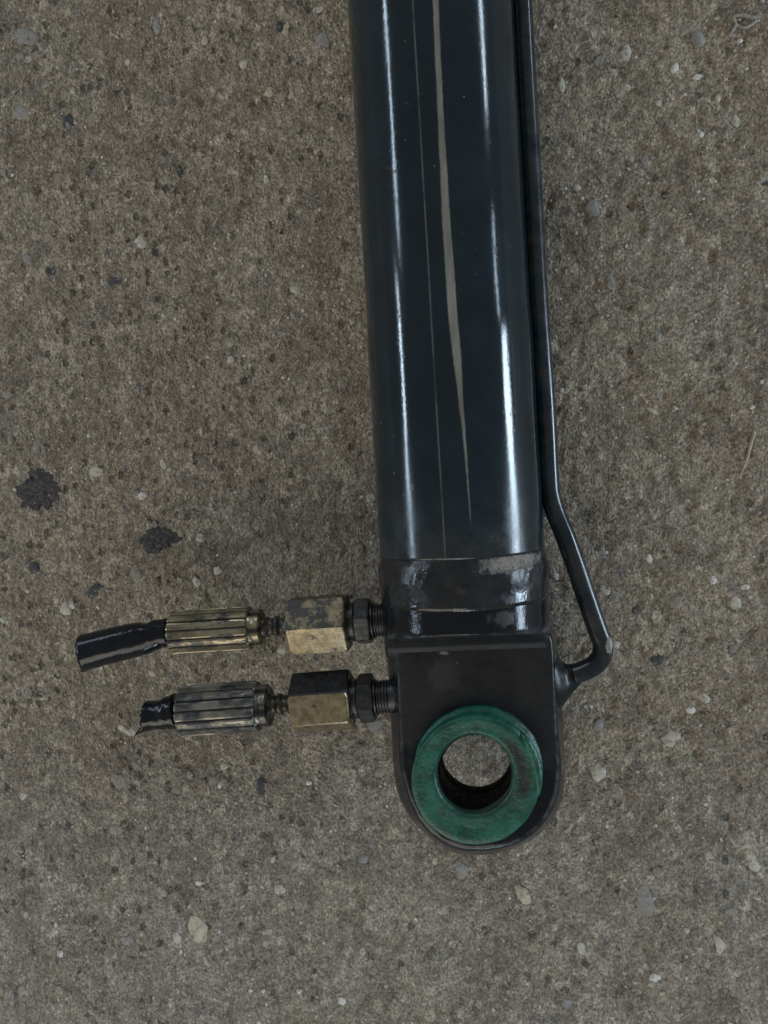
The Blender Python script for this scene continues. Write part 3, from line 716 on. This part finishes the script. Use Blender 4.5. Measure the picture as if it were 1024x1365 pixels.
def fitting(yr, xr, xl, yl, dx, nut_rot, nut_r, mats, faces, ferr, hose_fn, half):
    # axis from the cylinder side towards the left; distances follow the top fitting, moved by dx
    p0 = U(xr, yr, 110); p1 = U(xl, yl, 110)
    X = lambda x: (xr-x)
    # threaded adapter
    prof = [(-14, 21)]
    x = 0
    while x < 19: prof += [(x, 20.5), (x+1.1, 22.3), (x+2.2, 22.3), (x+3.3, 20.5)]; x += 4.2
    prof += [(20, 18), (48, 18)]
    ad = lathe(p0, p1, prof, 48, None, BLACK, 'adapter', root, shp=40)
    lathe(p0, p1, [(16, 15), (16, 23), (17, 24.5), (19, 24.5), (20, 23), (20, 15)], 48, None, BLACK, 'thrust_washer', ad, shp=40)
    hexnut(p0, p1, 20-dx*.0, 41, 32.5, nut_rot+.3, BLACK, 'lock_nut', ad)
    lathe(p0, p1, [(41, 15), (41, 25), (42.5, 26.5), (45.5, 26.5), (46, 24), (48.5, 24), (49, 26), (50.5, 26), (51, 20)], 48, None, BLACK, 'seal_collar', ad, shp=40)
    # brass swivel nut
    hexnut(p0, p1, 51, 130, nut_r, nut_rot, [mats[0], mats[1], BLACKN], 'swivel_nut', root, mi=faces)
    # crimped ferrule with stem, collar and hose stub
    N = 15
    def crimp(a, x):
        k = (a*N/(2*PI)) % 1.0
        g = 1-.085*math.exp(-((k-.5)/.10)**2)
        return g*(1+.012*nz(a*4, x/14, 3))
    x0, x1, r = ferr
    fe = lathe(p0, p1, [(x0, r*.5), (x0, r*.90), (x0+1.5, r*.975), (x0+5, r), (x0+30, r*1.01), (x1-30, r*1.0), (x1-8, r*1.0), (x1-2, r*1.03), (x1, r*1.0), (x1, r*.6)], 168, crimp, mats[2], 'ferrule', root, shp=30)
    sp_ = [(126, 12), (128, 15), (134, 14.2)]
    xx = 138
    sp_ += [(xx, 14.2), (xx+.5, 11.5), (xx+9, 11.5), (xx+9.5, 14), (xx+15, 14), (xx+15.5, 12), (xx+24, 12), (xx+24.5, 13.6)]; xx += 24
    sp_ += [(x0-16, 14), (x0, 13)]
    lathe(p0, p1, sp_, 32, lambda a, x: 1+.05*nz(a*2, x/5, 8), STEM, 'hose_stem', fe)
    lathe(p0, p1, [(x0-16, 12), (x0-16, r*.72), (x0-14, r*.82), (x0-8, r*.84), (x0-5, r*.80), (x0-2, r*.84), (x0+1, r*.84), (x0+2, 12)], 72, lambda a, x: 1-.08*max(0, math.cos(a*6)), mats[2], 'ferrule_collar', fe, shp=40)
    hose_fn(fe)

def hose(path, rads, lip, flat, name='hose_stub', pinch=None):
    def fn(parent):
        pts = spline([U(x, y, z) for x, y, z in path], 6); n = len(pts)
        rs = []
        for i in range(len(path)-1):
            for k in range(6): rs.append(rads[i]+(rads[i+1]-rads[i])*k/6)
        rs.append(rads[-1])
        seg = 56
        def jit(i, a):
            k = 1+.035*nz(i*.35, math.cos(a)*2+4, 5)
            if pinch: k *= 1-pinch[2]*math.exp(-((i-pinch[0])/2.4)**2)*math.exp(-((((a-pinch[1]+PI) % (2*PI))-PI)/.7)**2)
            return k
        rings = sweep(pts, rs, seg, flat, jitter=jit)
        # cut end: ragged, the lower side reaching further out
        out_d = (pts[-1]-pts[-2]).normalized(); c = pts[-1]
        def cutd(q):
            off = q-c; low = max(0.0, min(1.3, (-off.y/rads[-1]-.15)))
            return out_d*(lip*low**2.0+3.2*nz(q.x/5, q.y/5, q.z/5))+Vector((0, -1, 0))*(lip*.30*low**2)
        e = [q+cutd(q) for q in rings[-1]]
        for m in range(3):
            k = (m+1)/4; rings[-4+m] = [q+cutd(q)*(k*k*.5) for q in rings[-4+m]]
        rings[-1] = e
        inner = [[c+(q-c)*.70-out_d*1.0 for q in e], [c+(q-c)*.62-out_d*8 for q in rings[-2]], [c+(q-c)*.60-out_d*26 for q in rings[-2]]]
        v, f = loft([[q*S for q in r] for r in rings+inner], cap0=True, cap1=True)
        return mesh(name, v, f, RUBBER, parent)
    return fn
# side of the nut looking up is angle 0; +angle turns towards the top of the picture
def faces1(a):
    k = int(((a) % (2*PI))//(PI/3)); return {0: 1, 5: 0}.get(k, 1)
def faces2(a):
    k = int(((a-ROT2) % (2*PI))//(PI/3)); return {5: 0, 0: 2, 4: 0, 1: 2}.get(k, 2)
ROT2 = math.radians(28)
fitting(826, 515, 220, 844, 0, 0.0, 41.5, (BRASS, BRASSD, CRIMP), faces1, (186, 297, 30),
        hose([(226, 843, 110), (212, 845, 110), (196, 849, 110), (172, 855, 110), (142, 862, 109), (114, 869, 108)], [20, 20, 23, 24.5, 25, 25.5], 13, .92, pinch=(11, 0, .16)), None)
fitting(928, 519, 232, 949, 0, ROT2, 41.5, (BRASS, BRASSD, CRIMPD), faces2, (180, 289, 34),
        hose([(236, 948, 110), (226, 950, 110), (218, 952, 110), (208, 953, 109), (196, 954, 108)], [25, 23, 21, 20, 20.5], 30, .9), None)
